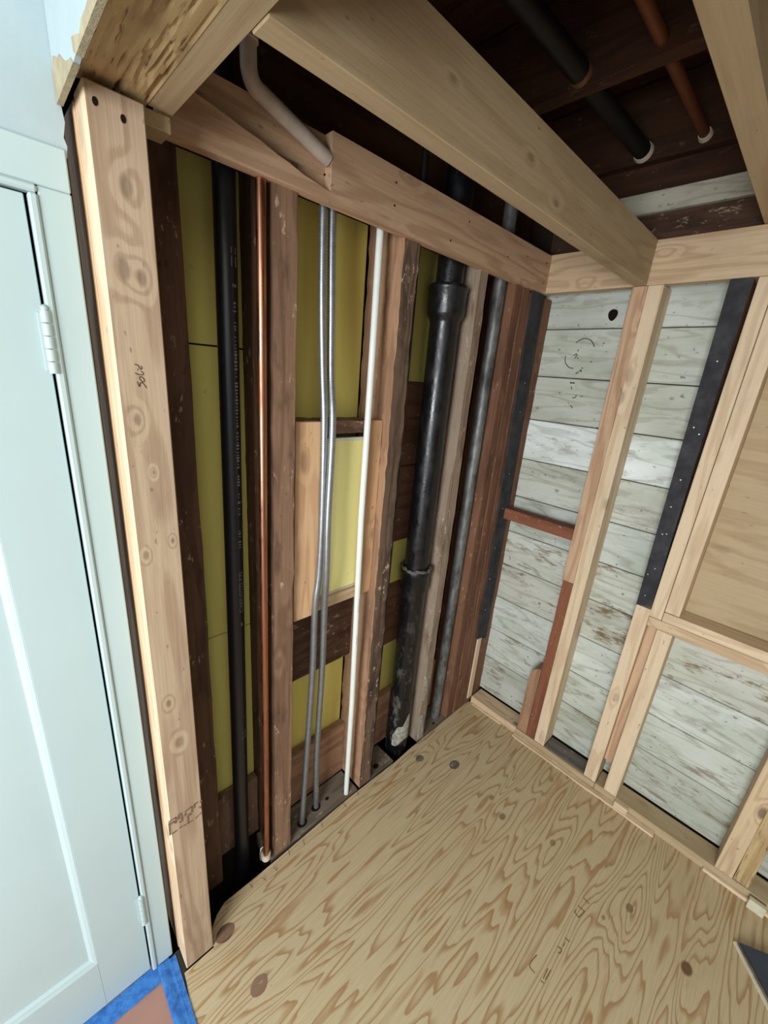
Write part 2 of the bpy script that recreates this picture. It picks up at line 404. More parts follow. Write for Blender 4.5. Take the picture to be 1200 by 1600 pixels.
def bm_tube(pts, r, segs=16, bm=None, caps=True):
    bm = bm or bmesh.new()
    pts = [Vector(p) for p in pts]; n = len(pts); rings = []
    ref = None
    for i, p in enumerate(pts):
        t = (pts[min(i + 1, n - 1)] - pts[max(i - 1, 0)]).normalized()
        if ref is None:
            ref = Vector((1, 0, 0)) if abs(t.x) < .9 else Vector((0, 1, 0))
        u = (ref - t * ref.dot(t)).normalized(); v = t.cross(u); ref = u
        rr = r[i] if isinstance(r, (list, tuple)) else r
        rings.append([bm.verts.new(p + (u * math.cos(2 * math.pi * k / segs) + v * math.sin(2 * math.pi * k / segs)) * rr) for k in range(segs)])
    for a, b in zip(rings, rings[1:]):
        for k in range(segs): bm.faces.new((a[k], a[(k + 1) % segs], b[(k + 1) % segs], b[k]))
    if caps: bm.faces.new(rings[0]); bm.faces.new(rings[-1])
    return bm

def tube(name, pts, r, mat, parent=None, segs=16, center=None, **kw):
    o = link(name, bm_tube(pts, r, segs), M[mat], parent, center, smooth=True)
    me = o.data
    md = o.modifiers.new('edge', 'EDGE_SPLIT'); md.split_angle = math.radians(50)
    return tag(o, **kw)

def lathe_pts(cx, cy, prof):
    return [(cx, cy, z) for z, r in prof], [r for z, r in prof]

def strokes(name, lines, to3, width, mat, parent, normal, **kw):
    """flat ink ribbons lying on a surface"""
    bm = bmesh.new(); nrm = Vector(normal)
    for L in lines:
        L = [Vector(to3(*p)) for p in L]
        if len(L) > 2: L = smooth_path(L, 4)
        pr = None
        for i in range(len(L)):
            t = (L[min(i + 1, len(L) - 1)] - L[max(i - 1, 0)])
            if t.length < 1e-9: continue
            s_ = nrm.cross(t.normalized()) * width / 2
            a = bm.verts.new(L[i] + s_); b = bm.verts.new(L[i] - s_)
            if pr: bm.faces.new((pr[0], a, b, pr[1]))
            pr = (a, b)
    return tag(link(name, bm, M[mat], parent), **kw)

def nail_heads(parent, spots, mat='nail', r=.003, name='nail'):
    """spots: (point, axis) small round heads, shared mesh"""
    me = None
    for p, ax in spots:
        if me is None:
            bm = bmesh.new(); bmesh.ops.create_cone(bm, cap_ends=True, segments=8, radius1=r, radius2=r * .8, depth=.002)
            me = bpy.data.meshes.new(name); bm.to_mesh(me); bm.free(); me.materials.append(M[mat])
        o = bpy.data.objects.new(name, me); COL.objects.link(o); o.parent = parent; o.location = Vector(p) - wloc(parent)
        if ax == 'x': o.rotation_euler = (0, -math.pi / 2, 0)
        if ax == 'y': o.rotation_euler = (math.pi / 2, 0, 0)

def text_on_pipe(name, body, size, at, ang, r, tilt, mat, parent):
    """letters running up a near-vertical pipe, bent round its wall"""
    cu = bpy.data.curves.new('lettering', 'FONT'); cu.body = body; cu.size = size
    ob = bpy.data.objects.new('lettering', cu); COL.objects.link(ob)
    dg = bpy.context.evaluated_depsgraph_get(); me = bpy.data.meshes.new_from_object(ob.evaluated_get(dg))
    bpy.data.objects.remove(ob); bpy.data.curves.remove(cu)
    bm = bmesh.new(); bm.from_mesh(me); bpy.data.meshes.remove(me)
    for v in bm.verts:
        u, h = v.co.x, v.co.y
        a = ang - (size * .35 - h) / r * -1 - 0
        a = ang + (-h + size * .35) / r
        a = ang - (h - size * .35) / r
        z = at[2] + u
        v.co = Vector((at[0] + tilt * (z - at[2]) + math.cos(a) * (r + .0004), at[1] + math.sin(a) * (r + .0004), z))
    return link(name, bm, M[mat], parent)

# ================================================================== SETTING
# ---- floor
fl = empty('floor', (0.95, 0, 0)); tag(fl, kind='structure')
edge = [(.152, -1.5), (.148, .60), (.15, .72), (.163, .80), (.166, .829), (.253, .829), (.256, .868), (.290, .900), (.323, .917), (.39, .917), (.52, .918), (.86, .929), (1.15, .924), (1.24, .929), (1.70, .933), (1.733, .928), (1.733, -1.5)]
ply = link('plywood_sheet', bm_prism(edge, 'z', -.018, 0), M['ply'], fl)
tag(ply, label='golden plywood sheet with swirling grain and dark knots')
PLYM = strokes('stamped_lettering', PLY, lambda x, y: (x, y, .0006), .0030, 'plymark', fl, (0, 0, 1), label='faint broken stamp marks on plywood')
for i, (x, y, r, d) in enumerate(KNOTS[:2] + KNOTS[8:10]):
    pts = [(x + math.cos(a) * r * .84 * (1 + .12 * math.sin(2 * a + i)), y + math.sin(a) * r * .70) for a in [2 * math.pi * k / 18 for k in range(18)]]
    link('knot_plug', bm_prism(pts, 'z', -.002, .0007), wood('old' if i < 2 else 'grey', 'x'), fl)
# staples and wire bristles along the plywood edge
for i, (x, y) in enumerate([(.41, .895), (.455, .885), (.50, .885), (.56, .90), (.62, .895), (.71, .905), (.83, .905), (.90, .91)]):
    a = random.uniform(-.6, .6) + 1.9
    L = random.uniform(.012, .028)
    tube('staple_leg', [(x, y, .0005), (x + math.cos(a) * L * .6, y + math.sin(a) * L * .6, .006), (x + math.cos(a) * L, y + math.sin(a) * L, .004)], .0007, 'rust', fl, 5)
box('floor_void', (.1, 1.9), (.80, 1.14), (-.32, -.30), 'gap', fl, 0)
box('void_light_block', (.1, 1.9), (.775, .795), (-.32, -.02), 'gap', fl, 0)  # unseen panels added to stop world light leaking in under the floor
box('void_light_block', (.08, .10), (.775, 1.14), (-.32, -.055), 'gap', fl, 0)
box('void_light_block', (1.9, 1.92), (.775, 1.14), (-.32, -.02), 'gap', fl, 0)
hf = box('floor', (-2.4, .143), (-2.0, .93), (-.05, 0), 'paper', kind='structure')
box('threshold_gap', (.143, .175), (-1.5, .90), (-.05, -.012), 'charred', hf)

# ---- left wall with the white door
wl = empty('wall_left', (-.6, .91, 0)); tag(wl, kind='structure')
box('backing', (-2.4, .165), (.945, .96), (-.05, 2.75), 'gap', wl, 0)  # added dark sheet: blackens the door gap and stops light leaking through
rag = [(-2.4, 1.975), (.157, 1.975), (.159, 1.99), (.156, 2.0), (.160, 2.02), (.158, 2.04), (.164, 2.055), (.166, 2.07), (.166, 2.75), (-2.4, 2.75)]
link('plaster', bm_prism(rag, 'y', .90, .925), M['plaster'], wl)
link('plaster', bm_prism([(-2.4, 0), (-.78, 0), (-.78, 1.975), (-2.4, 1.975)], 'y', .90, .925), M['plaster'], wl)
pt = [(0.1445, 2.087), (0.149, 2.090), (0.154, 2.096), (.160, 2.093), (0.1655, 2.095), (0.1655, 2.055), (0.161, 2.061), (0.158, 2.059), (0.154, 2.062), (.150, 2.069), (0.147, 2.072), (.148, 2.079)]
wf = empty('wall_front', (.158, -.3, 2.06)); tag(wf, kind='structure')
zb = [(.899, 2.040)]
y = .88
while y > -1.5:
    zb.append((y, 2.040 + random.uniform(-.0012, .0014))); y -= .022
link('plaster', bm_prism(zb + [(-1.5, 2.04), (-1.5, 2.75), (.899, 2.75)], 'x', .1535, .160), M['plaster'], wf)
pt = [(.899, 2.0385), (.899, 2.078), (.885, 2.088), (.873, 2.084), (.858, 2.076), (.84, 2.074), (.825, 2.064), (0.808, 2.055), (.79, 2.05), (.775, 2.047), (.765, 2.0385)]
link('torn_gypsum', bm_prism(pt, 'x', .1527, .1603), M['gypsum'], wf)
pt = [(.745, 2.0385), (.757, 2.046), (.758, 2.060), (.742, 2.056), (.73, 2.052), (.716, 2.047), (.702, 2.054), (.679, 2.053), (.654, 2.056), (.62, 2.06), (.58, 2.058), (.5, 2.06), (.4, 2.055), (.4, 2.0385)]
link('torn_gypsum', bm_prism(pt, 'x', .1527, .1603), M['gypsum'], wf)

t1 = box('trim_1', (.1128, .155), (.893, .91), (.003, 1.9265), 'white', bev=.002, kind='structure')
box('trim_2', (-.85, .155), (.8932, .91), (1.927, 1.9835), 'white', bev=.002, kind='structure')
t3 = box('trim_3', (.1005, .1125), (.889, .912), (.003, 1.9150), 'white', bev=.003, kind='structure')
box('trim_4', (-.78, .1125), (.8892, .912), (1.9155, 1.9262), 'white', bev=.003, kind='structure')
box('trim_5', (-.85, -.79), (.893, .91), (.003, 1.9265), 'white', bev=.002, kind='structure')
d = empty('door_1', (-.34, .91, .004)); tag(d, kind='structure')
X0, X1, Z0, Z1 = -.775, .0965, .006, 1.9125
px0, px1, pz0, pz1 = -.66, -.012, .19, 1.79
box('stile', (px1, X1), (.900, .934), (Z0, Z1), 'white', d, .0012)
box('stile', (X0, px0), (.900, .934), (Z0, Z1), 'white', d, .0012)
box('rail', (px0, px1), (.900, .934), (Z0, pz0), 'white', d, 0)
box('rail', (px0, px1), (.900, .934), (pz1, Z1), 'white', d, 0)
box('panel', (px0, px1), (.914, .928), (pz0, pz1), 'white', d, 0)
bm = bmesh.new()   # sloped moulding ring round the panel
o_ = [(px0, pz0), (px1, pz0), (px1, pz1), (px0, pz1)]; g = .015
i_ = [(px0 + g, pz0 + g), (px1 - g, pz0 + g), (px1 - g, pz1 - g), (px0 + g, pz1 - g)]; g2 = .008
h_ = [(px0 + g2, pz0 + g2), (px1 - g2, pz0 + g2), (px1 - g2, pz1 - g2), (px0 + g2, pz1 - g2)]
R3 = [[bm.verts.new((u, yy, v)) for u, v in q] for q, yy in ((o_, .9005), (h_, .9045), (h_, .9075), (i_, .9139))]
for a, b in zip(R3, R3[1:]):
    for k in range(4): bm.faces.new((a[k], a[(k + 1) % 4], b[(k + 1) % 4], b[k]))
link('panel_moulding', bm, M['white'], d)
for z0, z1 in ((1.660, 1.756), (.226, .332)):
    h = box('hinge', (.088, .1005), (.8965, .8995), (z0 + .004, z1 - .004), 'white', d, .0005)
    n = 5; L = (z1 - z0) / n
    for k in range(n):
        tube('knuckle', [(.0985, .8905, z0 + k * L + .0008), (.0985, .8905, z0 + (k + 1) * L - .0008)], .0068, 'white', h, 12)
    tube('pin_tip', [(.0985, .8905, z1 - .001), (.0985, .8905, z1 + .004), (.0985, .8905, z1 + .008)], [.0045, .0058, .002], 'white', h, 10)

# ---- back wall (plumbing wall)
wb = empty('wall_back', (1.0, 1.1, 0)); tag(wb, kind='structure')
box('building_paper', (.17, 1.9), (1.105, 1.13), (-.3, 2.78), 'backing', wb, 0)
def panel(x, z, m='yellow', y=(1.087, 1.103)): return box('panel', x, y, z, m, wb, .001)
for x, z in [((.30, .52), (.27, .905)), ((.30, .52), (.909, 1.735)), ((.30, .52), (1.739, 2.12)), ((.583, .92), (.25, .62)), ((.583, .92), (.84, 1.43)), ((.583, .92), (1.434, 2.12)),
             ((.985, 1.30), (.26, .54)), ((.985, 1.30), (.855, 1.05)), ((.985, 1.30), (1.69, 2.12))]:
    panel(x, z)
for x, z, k in [((.985, 1.34), (.54, .855), 'redbrown'), ((.985, 1.34), (1.05, 1.37), 'redbrown'), ((.985, 1.34), (1.374, 1.69), 'redbrown'),
                ((1.34, 1.83), (.0, .30), 'tan'), ((1.34, 1.83), (.30, .75), 'redbrown'), ((1.34, 1.83), (.753, 1.2), 'redbrown'), ((1.34, 1.83), (1.203, 1.66), 'redbrown'), ((1.34, 1.83), (1.663, 2.12), 'redbrown'),
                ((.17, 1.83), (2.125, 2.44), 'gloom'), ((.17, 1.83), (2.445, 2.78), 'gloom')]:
    box('board', x, (1.085, 1.104), z, k, wb, .0015)

# ---- right wall: whitewashed sheathing boards
wr = empty('wall_right', (1.86, -.1, 0)); tag(wr, kind='structure')
box('building_paper', (1.858, 1.89), (-1.6, 1.10), (-.3, 2.78), 'backing', wr, 0)
zs = [.045, .262, .4435, .6385, .831, 1.012, 1.197, 1.382, 1.566, 1.755, 1.9475, 2.12]
tints = [((.50, .52, .46), .75), ((.58, .61, .55), .7), ((.62, .66, .61), .45), ((.56, .57, .50), 1.0), ((.59, .61, .54), .85), ((.56, .60, .55), .35),
         ((.58, .60, .53), .3), ((.80, .86, .84), .45), ((.55, .57, .50), .15), ((.54, .57, .50), .2), ((.56, .59, .54), .3)]
for k in range(len(zs) - 1):
    o = box('board', (1.833 + random.uniform(-.001, .0015), 1.856), (-1.6, .985), (zs[k] + .0018, zs[k + 1] - .0018), 'board', wr, .003)
    o.color = (*tints[k][0], tints[k][1])
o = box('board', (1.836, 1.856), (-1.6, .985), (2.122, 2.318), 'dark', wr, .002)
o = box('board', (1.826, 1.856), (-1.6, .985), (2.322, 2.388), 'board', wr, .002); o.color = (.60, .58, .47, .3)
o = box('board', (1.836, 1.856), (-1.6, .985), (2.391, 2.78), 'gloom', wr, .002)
# knot hole, pencilled circle and scribble on the sheathing
pts = [(.674 + .017 * math.cos(a) * (1 + .25 * math.sin(a)), 1.995 + .021 * math.sin(a)) for a in [2 * math.pi * k / 14 for k in range(14)]]
link('knot_hole', bm_prism(pts, 'x', 1.8315, 1.834), M['gap'], wr)
strokes('pencil_marks', BOARD, lambda y, z: (1.8305, y, z), .0032, 'pencil', wr, (1, 0, 0), label='pencilled circle and scribbled marks')

# ---- ceiling space
ce = empty('ceiling', (1, 0, 2.7)); tag(ce, kind='structure')
for k in range(14):
    x0 = .16 + k * .125
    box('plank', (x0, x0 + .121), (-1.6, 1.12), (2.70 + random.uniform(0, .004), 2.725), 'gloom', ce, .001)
box('building_paper', (.12, 1.92), (-1.65, 1.15), (2.73, 2.76), 'gap', ce, 0)
box('wall_near', (.17, 1.92), (-1.62, -1.58), (-.05, 2.76), 'old', kind='structure')

# ================================================================== FRAMING
def lumber(name, x, y, z, k, label, cat, group=None, **kw):
    return box(name, x, y, z, k, label=label, cat=cat, group=group, **kw)

# doorway post with its writing
post = empty('post', (.21, .85, 0)); tag(post, 'new pale lumber post beside the white door, marked with handwriting', 'post', 'new lumber framing')
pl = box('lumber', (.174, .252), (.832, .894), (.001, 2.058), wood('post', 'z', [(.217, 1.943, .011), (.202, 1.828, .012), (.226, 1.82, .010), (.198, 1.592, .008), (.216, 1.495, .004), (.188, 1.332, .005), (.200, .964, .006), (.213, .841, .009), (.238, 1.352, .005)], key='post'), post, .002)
pl.data.materials.append(wood('pale', 'z'))           # paler wood paints the window light on the post's side
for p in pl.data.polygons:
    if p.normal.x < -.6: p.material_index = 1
box('shim', (.173, .246), (.8965, .912), (.001, 2.05), 'clad', post, .001)
strokes('handwriting', SOLID, lambda x, z: (x, .8312, z), .0011, 'ink', post, (0, -1, 0), label='black handwritten word Solid')
strokes('grade_stamp', GRADE, lambda x, z: (x, .8312, z), .0042, 'stamp', post, (0, -1, 0), label='smudged brown lumber stamp')
for p in [(.187, 2.035), (.221, 2.028)]:
    link('nail_hole', bm_prism([(p[0] + .0035 * math.cos(a), p[1] + .0055 * math.sin(a)) for a in [2 * math.pi * k / 10 for k in range(10)]], 'y', .8312, .833), M['gap'], post)
lumber('stud', (.176, .2555), (.917, 1.05), (-.01, 2.06), 'tan', 'old brown stud in the shadowed slot between white casing and new post', 'stud', 'old wall studs', segs=20, jit=.004)
lumber('block', (.2545, .299), (.862, .913), (2.046, 2.0685), 'joist', 'short lumber block at the upper right corner of the doorway post', 'block', 'new lumber framing')

# doorway header
hd = bm_box(.170, .262, -1.4, .866, 2.070, 2.24, .002)
hd.free()
bm = bmesh.new(); nx, ny = 26, 260
grid = []
for i in range(nx + 1):
    row = []
    for j in range(ny + 1):
        x = .168 + (.263 - .168) * i / nx; y = -1.4 + 2.27 * j / ny
        p = Vector((x * 70, y * 7, 0)); p2 = Vector((x * 190, y * 16, 3))
        h = 0
        if 0 < i < nx:
            h = max(0, mnoise.noise(p) - .22) * .026 + max(0, mnoise.noise(p2) - .2) * .016
            h *= min(1, .35 + 1.3 * i / nx)
        row.append(bm.verts.new((x, y, 2.069 + h)))
    grid.append(row)
for i in range(nx):
    for j in range(ny): bm.faces.new((grid[i][j], grid[i + 1][j], grid[i + 1][j + 1], grid[i][j + 1]))
ring_ = [grid[i][0] for i in range(nx + 1)] + [grid[nx][j] for j in range(1, ny + 1)] + [grid[i][ny] for i in range(nx - 1, -1, -1)] + [grid[0][j] for j in range(ny - 1, 0, -1)]
top = [bm.verts.new((v.co.x, v.co.y, 2.24)) for v in ring_]
for k in range(len(ring_)): bm.faces.new((ring_[k], ring_[(k + 1) % len(ring_)], top[(k + 1) % len(ring_)], top[k]))
bm.faces.new(top)
tag(link('header', bm, wood('rough', 'y')), 'rough gouged header over the doorway, resting on the new post', 'beam')
lumber('rim_joist', (.2635, .3015), (-1.4, .860), (2.070, 2.21), 'joist', 'smooth pale joist running alongside the rough gouged header', 'joist', 'new lumber framing')

# beam across the plumbing wall, with its cut notch
bm_ = empty('beam', (1.0, .93, 2.067)); tag(bm_, 'pinkish notched beam spanning the top of the plumbing wall', 'beam', 'new lumber framing')
tz = [(.659, 2.088), (.62, 2.093), (.585, 2.098), (.55, 2.107), (.52, 2.112), (.483, 2.122), (.45, 2.127), (.42, 2.134), (.395, 2.139), (.35, 2.146), (.3025, 2.15)]
link('front_board', bm_prism([(.3025, 2.067), (1.732, 2.067), (1.732, 2.202), (.659, 2.202)] + tz, 'y', .917, .944), wood('pinkish', 'x'), bm_)
bm = bm_prism([(.3025, 2.074), (1.732, 2.074), (1.732, 2.201), (.3025, 2.201)], 'y', .9445, .9535)
link('back_board', bm, wood('pinkish', 'x'), bm_)
nail_heads(bm_, [((x, .9165, z), 'y') for x, z in [(.64, 2.115), (.86, 2.12), (.86, 2.17), (1.1, 2.1), (1.18, 2.17), (1.42, 2.13), (1.55, 2.16), (1.70, 2.10), (1.70, 2.17)]], 'rust', .0028)

tp = box('top_plate', (1.733, 1.771), (-1.6, .955), (2.069, 2.206), 'new', label='pale top plate spanning the head of the whitewashed board wall', cat='beam', group='new lumber framing')
JM = [(.878, 2.137, .009), (1.01, 2.098, .009), (.62, 2.15, .006)]
lumber('joist', (.302, 1.732), (.548, .588), (2.068, 2.207), wood('joist', 'x', JM, key='wide'), 'wide new ceiling joist running from the doorway header to the top plate', 'joist', 'new lumber framing')
lumber('joist', (.302, 1.78), (.224, .278), (2.208, 2.35), 'joist', 'pale ceiling joist at the upper right, resting on the top plate', 'joist', 'new lumber framing')
# old dark floor joists overhead
for x, lab in ((1.30, 'old dark joist overhead, crossed by the black pipe and copper pipe midway'), (1.795, 'old dark joist overhead where both ceiling pipes end in pale collars')):
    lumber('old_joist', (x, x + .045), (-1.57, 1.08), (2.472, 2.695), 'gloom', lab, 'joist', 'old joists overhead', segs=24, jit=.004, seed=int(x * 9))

# studs of the plumbing wall
OS = 'old wall studs'
lumber('stud', (.2665, .349), (.985, 1.083), (-.01, 2.12), 'dark', 'dark brown old stud left of the black plastic pipe', 'stud', OS, segs=26, jit=.003, seed=2)
lumber('stud', (.518, .583), (.932, 1.083), (.001, 2.12), 'dark', 'weathered old stud right of the copper pipe', 'stud', OS, segs=40, jit=.004, seed=3, face='old')
lumber('stud', (.924, .988), (.934, 1.085), (.001, 2.12), 'tan', 'splintered old stud behind the white conduit', 'stud', OS, segs=70, jit=.006, seed=4, face='lathface')
s4 = empty('stud', (1.315, .95, 0)); tag(s4, 'grey stained old stud right of the black cast iron pipe', 'stud', OS)
link('lumber', bm_box(1.2945, 1.345, .934, 1.04, .001, 2.12, .002, 40, .003, 5), wood('stain', 'z'), s4)
bm = bm_prism([(1.298, .015), (1.31, .005), (1.328, .02), (1.332, .07), (1.325, .12), (1.32, .16), (1.304, .155), (1.297, .09)], 'y', .9305, .935)
link('paint_splash', bm, M['whitesplash'], s4)
bm = bm_prism([(1.302, .25), (1.316, .245), (1.322, .30), (1.318, .36), (1.306, .385), (1.298, .33)], 'y', .9305, .935)
link('paint_splash', bm, M['whitesplash'], s4)
lumber('stud', (1.532, 1.580), (.934, 1.06), (.001, 2.12), 'redbrown', 'reddish old stud right of the grey galvanised pipe', 'stud', OS, segs=40, jit=.003, seed=6)
lumber('stud', (1.5865, 1.638), (.931, 1.06), (.001, 2.12), 'redbrown', 'reddish old stud doubled against the black felt of the corner post', 'stud', OS, segs=40, jit=.003, seed=7)
cp = empty('corner_post', (1.74, .97, 0)); tag(cp, 'reddish corner post between plumbing wall and whitewashed boards, faced with black felt', 'post')
link('lumber', bm_box(1.6445, 1.830, .931, 1.06, .001, 2.06, .002, 40, .003, 8), wood('redbrown', 'z'), cp)
link('felt_strip', bm_prism([(1.646, 2.064), (1.742, 2.064), (1.757, 1.6), (1.771, 1.126), (1.777, .8), (1.781, .40), (1.735, .42), (1.690, .44), (1.686, .93), (1.668, 1.4), (1.655, 1.75)], 'y', .9235, .929), M['felt'], cp, )
cp.children[-1]['label'] = 'black felt strip with white flecks'
box('nailer', (1.700, 1.737), (.9225, .9300), (.04, .425), 'pale', cp)
nail_heads(cp, [((x, .9228, z), 'y') for x, z in [(1.71, 1.72), (1.712, 1.60), (1.716, 1.32), (1.715, 1.15), (1.705, .95), (1.71, .78), (1.72, .60)]], 'nail', .0026)

# fire blocks, ledges and sole plates of the plumbing wall
BL = 'old blocking in the plumbing wall'
lumber('fire_block', (.5835, .923), (1.052, 1.0835), (.625, .905), 'dark', 'dark horizontal block between studs, below the yellow niche', 'block', BL)
lumber('sill_block', (.5835, .923), (1.052, 1.084), (.001, .268), 'tan', 'brown horizontal board low behind the steel cables', 'block', BL, segs=10, jit=.003)
lumber('sill_block', (.350, .517), (1.056, 1.084), (.001, .275), 'old', 'brown horizontal board low behind the black plastic pipe', 'block', BL, segs=10, jit=.003, seed=3)
lumber('sill_block', (.989, 1.283), (1.052, 1.084), (.001, .285), 'tan', 'brown horizontal board low behind the cast iron pipe', 'block', BL, segs=10, jit=.003, seed=4)
lumber('sill_block', (1.346, 1.531), (1.052, 1.084), (.001, .30), 'clad', 'light brown horizontal board low behind the galvanised pipe', 'block', BL, segs=10, jit=.002, seed=5)
PG = 'grey sole plates under the plumbing wall'
lumber('sole_plate', (.505, .917), (.936, 1.05), (-.06, -.001), 'grey', 'grey dusty sole plate drilled for the steel cables', 'plate', PG, segs=12, jit=.002)
lumber('sole_plate', (.992, 1.135), (.936, 1.05), (-.06, -.001), 'grey', 'short grey sole plate left of the cast iron pipe', 'plate', PG, segs=6, jit=.002, seed=4)
lumber('sole_plate', (1.34, 1.70), (.936, 1.05), (-.06, -.001), 'grey', 'grey brown sole plate in the corner under the galvanised pipe', 'plate', PG, segs=8, jit=.002, seed=6)
for o in [q for q in COL.objects if q.name.startswith('sole_plate')]:
    for hx, hy, r in [(.658, .968, .020), (.734, .985, .020), (.79, .985, .008), (.871, .96, .014), (1.05, .965, .014), (1.495, .975, .010), (1.62, .955, .010), (1.45, .955, .006)]:
        lo = o.location
        if abs(hx - lo.x) < o.dimensions.x / 2:
            link('drilled_hole', bm_prism([(hx + r * math.cos(a), hy + r * .8 * math.sin(a)) for a in [2 * math.pi * k / 14 for k in range(14)]], 'z', -.004, .0012), M['gap'], o)

# niche between studs: two facing boards, yellow board, rails
NI = 'light boards framing the yellow niche'
lumber('facing_board', (.5965, .678), (.950, .972), (.955, 1.567), 'clad', 'light brown board screwed left of the yellow niche', 'board', NI)
lumber('facing_board', (.866, .9225), (.962, .985), (.955, 1.567), 'clad', 'light brown board right of the yellow niche, beside the white conduit', 'board', NI)
nb = empty('niche_board', (.76, 1.0, .98)); tag(nb, 'yellow board in the niche behind the steel cables, coloured as if brightly lit', 'panel')
box('panel', (.60, .922), (.990, 1.002), (.990, 1.503), 'yellow_lit', nb, .0005)
box('paper_edge', (.60, .922), (.9885, 1.003), (1.5035, 1.512), 'pvc', nb, .0005)
box('paper_edge', (.60, .922), (.9885, 1.003), (.981, .9895), 'collar', nb, .0005)
lumber('niche_rail', (.60, .922), (.9765, 1.03), (.942, .980), 'new', 'pale rail under the yellow niche board', 'block', NI)
lumber('niche_block', (.5845, .922), (1.0, 1.083), (1.523, 1.562), 'old', 'rough brown block along the top of the yellow niche', 'block', BL, segs=16, jit=.004)

# ---- studs of the whitewashed wall
NS = 'new studs on the whitewashed wall'
s1 = lumber('stud', (1.733, 1.832), (.4945, .543), (.041, 2.068), 'pale', 'full height pale new stud, right half of the pair nearest the corner', 'stud', NS)
lumber('stud', (1.733, 1.832), (.5435, .593), (.915, 2.068), 'pinkish', 'upper pale stud, left half of the pair nearest the corner', 'stud', NS, segs=16, jit=.002)
lumber('stud', (1.737, 1.832), (.5435, .588), (.041, .913), 'red', 'reddish lower stud below the upper pale stud of the pair', 'stud', OS, segs=16, jit=.002, seed=3)
bm = bmesh.new()
prof = [(.5895, .041), (.640, .041), (.637, .372), (.630, .398), (.617, .418), (.602, .43), (.5895, .433)]
bm_prism(prof, 'x', 1.737, 1.826, bm)
tag(link('block', bm, wood('tan', 'z')), 'short reddish block with rounded top against the foot of the red stud', 'block', 'reddish blocks on the whitewashed wall')
box('block', (1.737, 1.79), (.5940, .930), (1.098, 1.150), 'red', label='reddish horizontal block spanning corner post to first stud pair', cat='block', group='reddish blocks on the whitewashed wall')
fs = empty('felted_stud', (1.78, .285, .94)); tag(fs, 'old stud faced with black felt, left of the window opening', 'stud', OS)
link('lumber', bm_box(1.7365, 1.832, .2610, .298, .945, 2.068, .002), wood('old', 'z'), fs)
link('felt_strip', bm_prism([(.3165, 2.066), (.2615, 2.066), (.2575, 1.5), (.250, .95), (.2995, .937), (.305, 1.2), (.311, 1.6)], 'x', 1.7285, 1.7322), M['felt'], fs)
nail_heads(fs, [((1.728, y, z), 'x') for y, z in [(.285, 1.83), (.292, 1.62), (.272, 1.60), (.283, 1.44), (.286, 1.34), (.286, 1.235), (.274, 1.24), (.292, 1.07), (.276, 1.10), (.280, .985)]], 'nail', .0028)
lumber('stud', (1.733, 1.832), (.2485, .299), (.041, .935), 'pale', 'pale new stud standing below the black felted stud', 'stud', NS)
lumber('stud', (1.757, 1.832), (.2135, .2475), (.17, .868), 'pinkish', 'knotty brown stud recessed between two pale cripple studs', 'stud', NS)
lumber('stud', (1.733, 1.832), (.160, .2115), (.041, .868), 'pale', 'pale cripple stud under the left end of the window sill', 'stud', NS)
lumber('stud', (1.733, 1.832), (.2085, .2490), (.909, 2.068), 'pale', 'pale king stud right of the black felted stud', 'stud', NS)
lumber('stud', (1.733, 1.832), (.160, .2065), (.948, 2.068), 'pale', 'pale trimmer stud along the left side of the plywood window opening', 'stud', NS)
lumber('stud', (1.733, 1.832), (-.244, -.191), (.041, .868), 'new', 'tan cripple stud near the right edge under the window sill', 'stud', NS)
lumber('stud', (1.738, 1.832), (-.290, -.2448), (.041, .868), 'rough', 'rough stud doubled on the right of the tan cripple stud', 'stud', NS, segs=14, jit=.003)
lumber('sill', (1.733, 1.832), (-1.55, .2475), (.869, .907), 'new', 'lower sill plank under the plywood window opening', 'sill', NS)
lumber('sill', (1.731, 1.832), (-1.55, .2065), (.909, .946), 'pale', 'upper sill plank under the plywood window opening', 'sill', NS)
win = box('window_1', (1.8185, 1.8300), (-1.55, .1595), (.947, 2.067), wood('joist', 'y'), kind='structure')
# bottom plate, floor strip and scraps along the whitewashed wall
PB = 'bottom plates on the whitewashed wall'
lumber('bottom_plate', (1.7335, 1.8295), (.6415, .9205), (-.018, .0395), 'new', 'new bottom plate in the corner below the whitewashed boards', 'plate', PB)
lumber('bottom_plate', (1.750, 1.828), (.2995, .4935), (-.018, .0395), 'charred', 'dark grey bottom plate between the first two stud pairs', 'plate', PB)
lumber('bottom_plate', (1.7335, 1.8295), (-1.55, .2475), (-.018, .0395), 'joist', 'dusty bottom plate below the window opening', 'plate', PB, segs=30, jit=.002)
lumber('floor_plank', (1.7335, 1.748), (.2490, .640), (-.018, .036), 'joist', 'thin plank edge under the first two stud pairs', 'plate', PB)
lumber('lath_strip', (1.706, 1.7328), (.0, .645), (.0005, .009), 'pale', 'thin pale splintered strip along the floor under the stud pairs', 'strip', segs=30, jit=.003)
lumber('lath_strip', (1.722, 1.7328), (.72, .905), (.0005, .007), 'pale', 'short thin pale strip on the floor in the corner', 'strip', segs=10, jit=.003)
lumber('lath_strip', (1.719, 1.7328), (-.40, -.165), (.0005, .014), 'pale', 'pale floor strip in front of the tan cripple stud', 'strip', segs=10, jit=.003)
lumber('scrap_block', (1.712, 1.7325), (.105, .158), (.001, .036), 'pale', 'small pale offcut at the foot of the window cripple stud', 'block')
lumber('scrap_block', (1.700, 1.7180), (-.345, -.298), (.0005, .042), 'paleedge', 'small white offcut at the foot of the rough doubled stud', 'block')

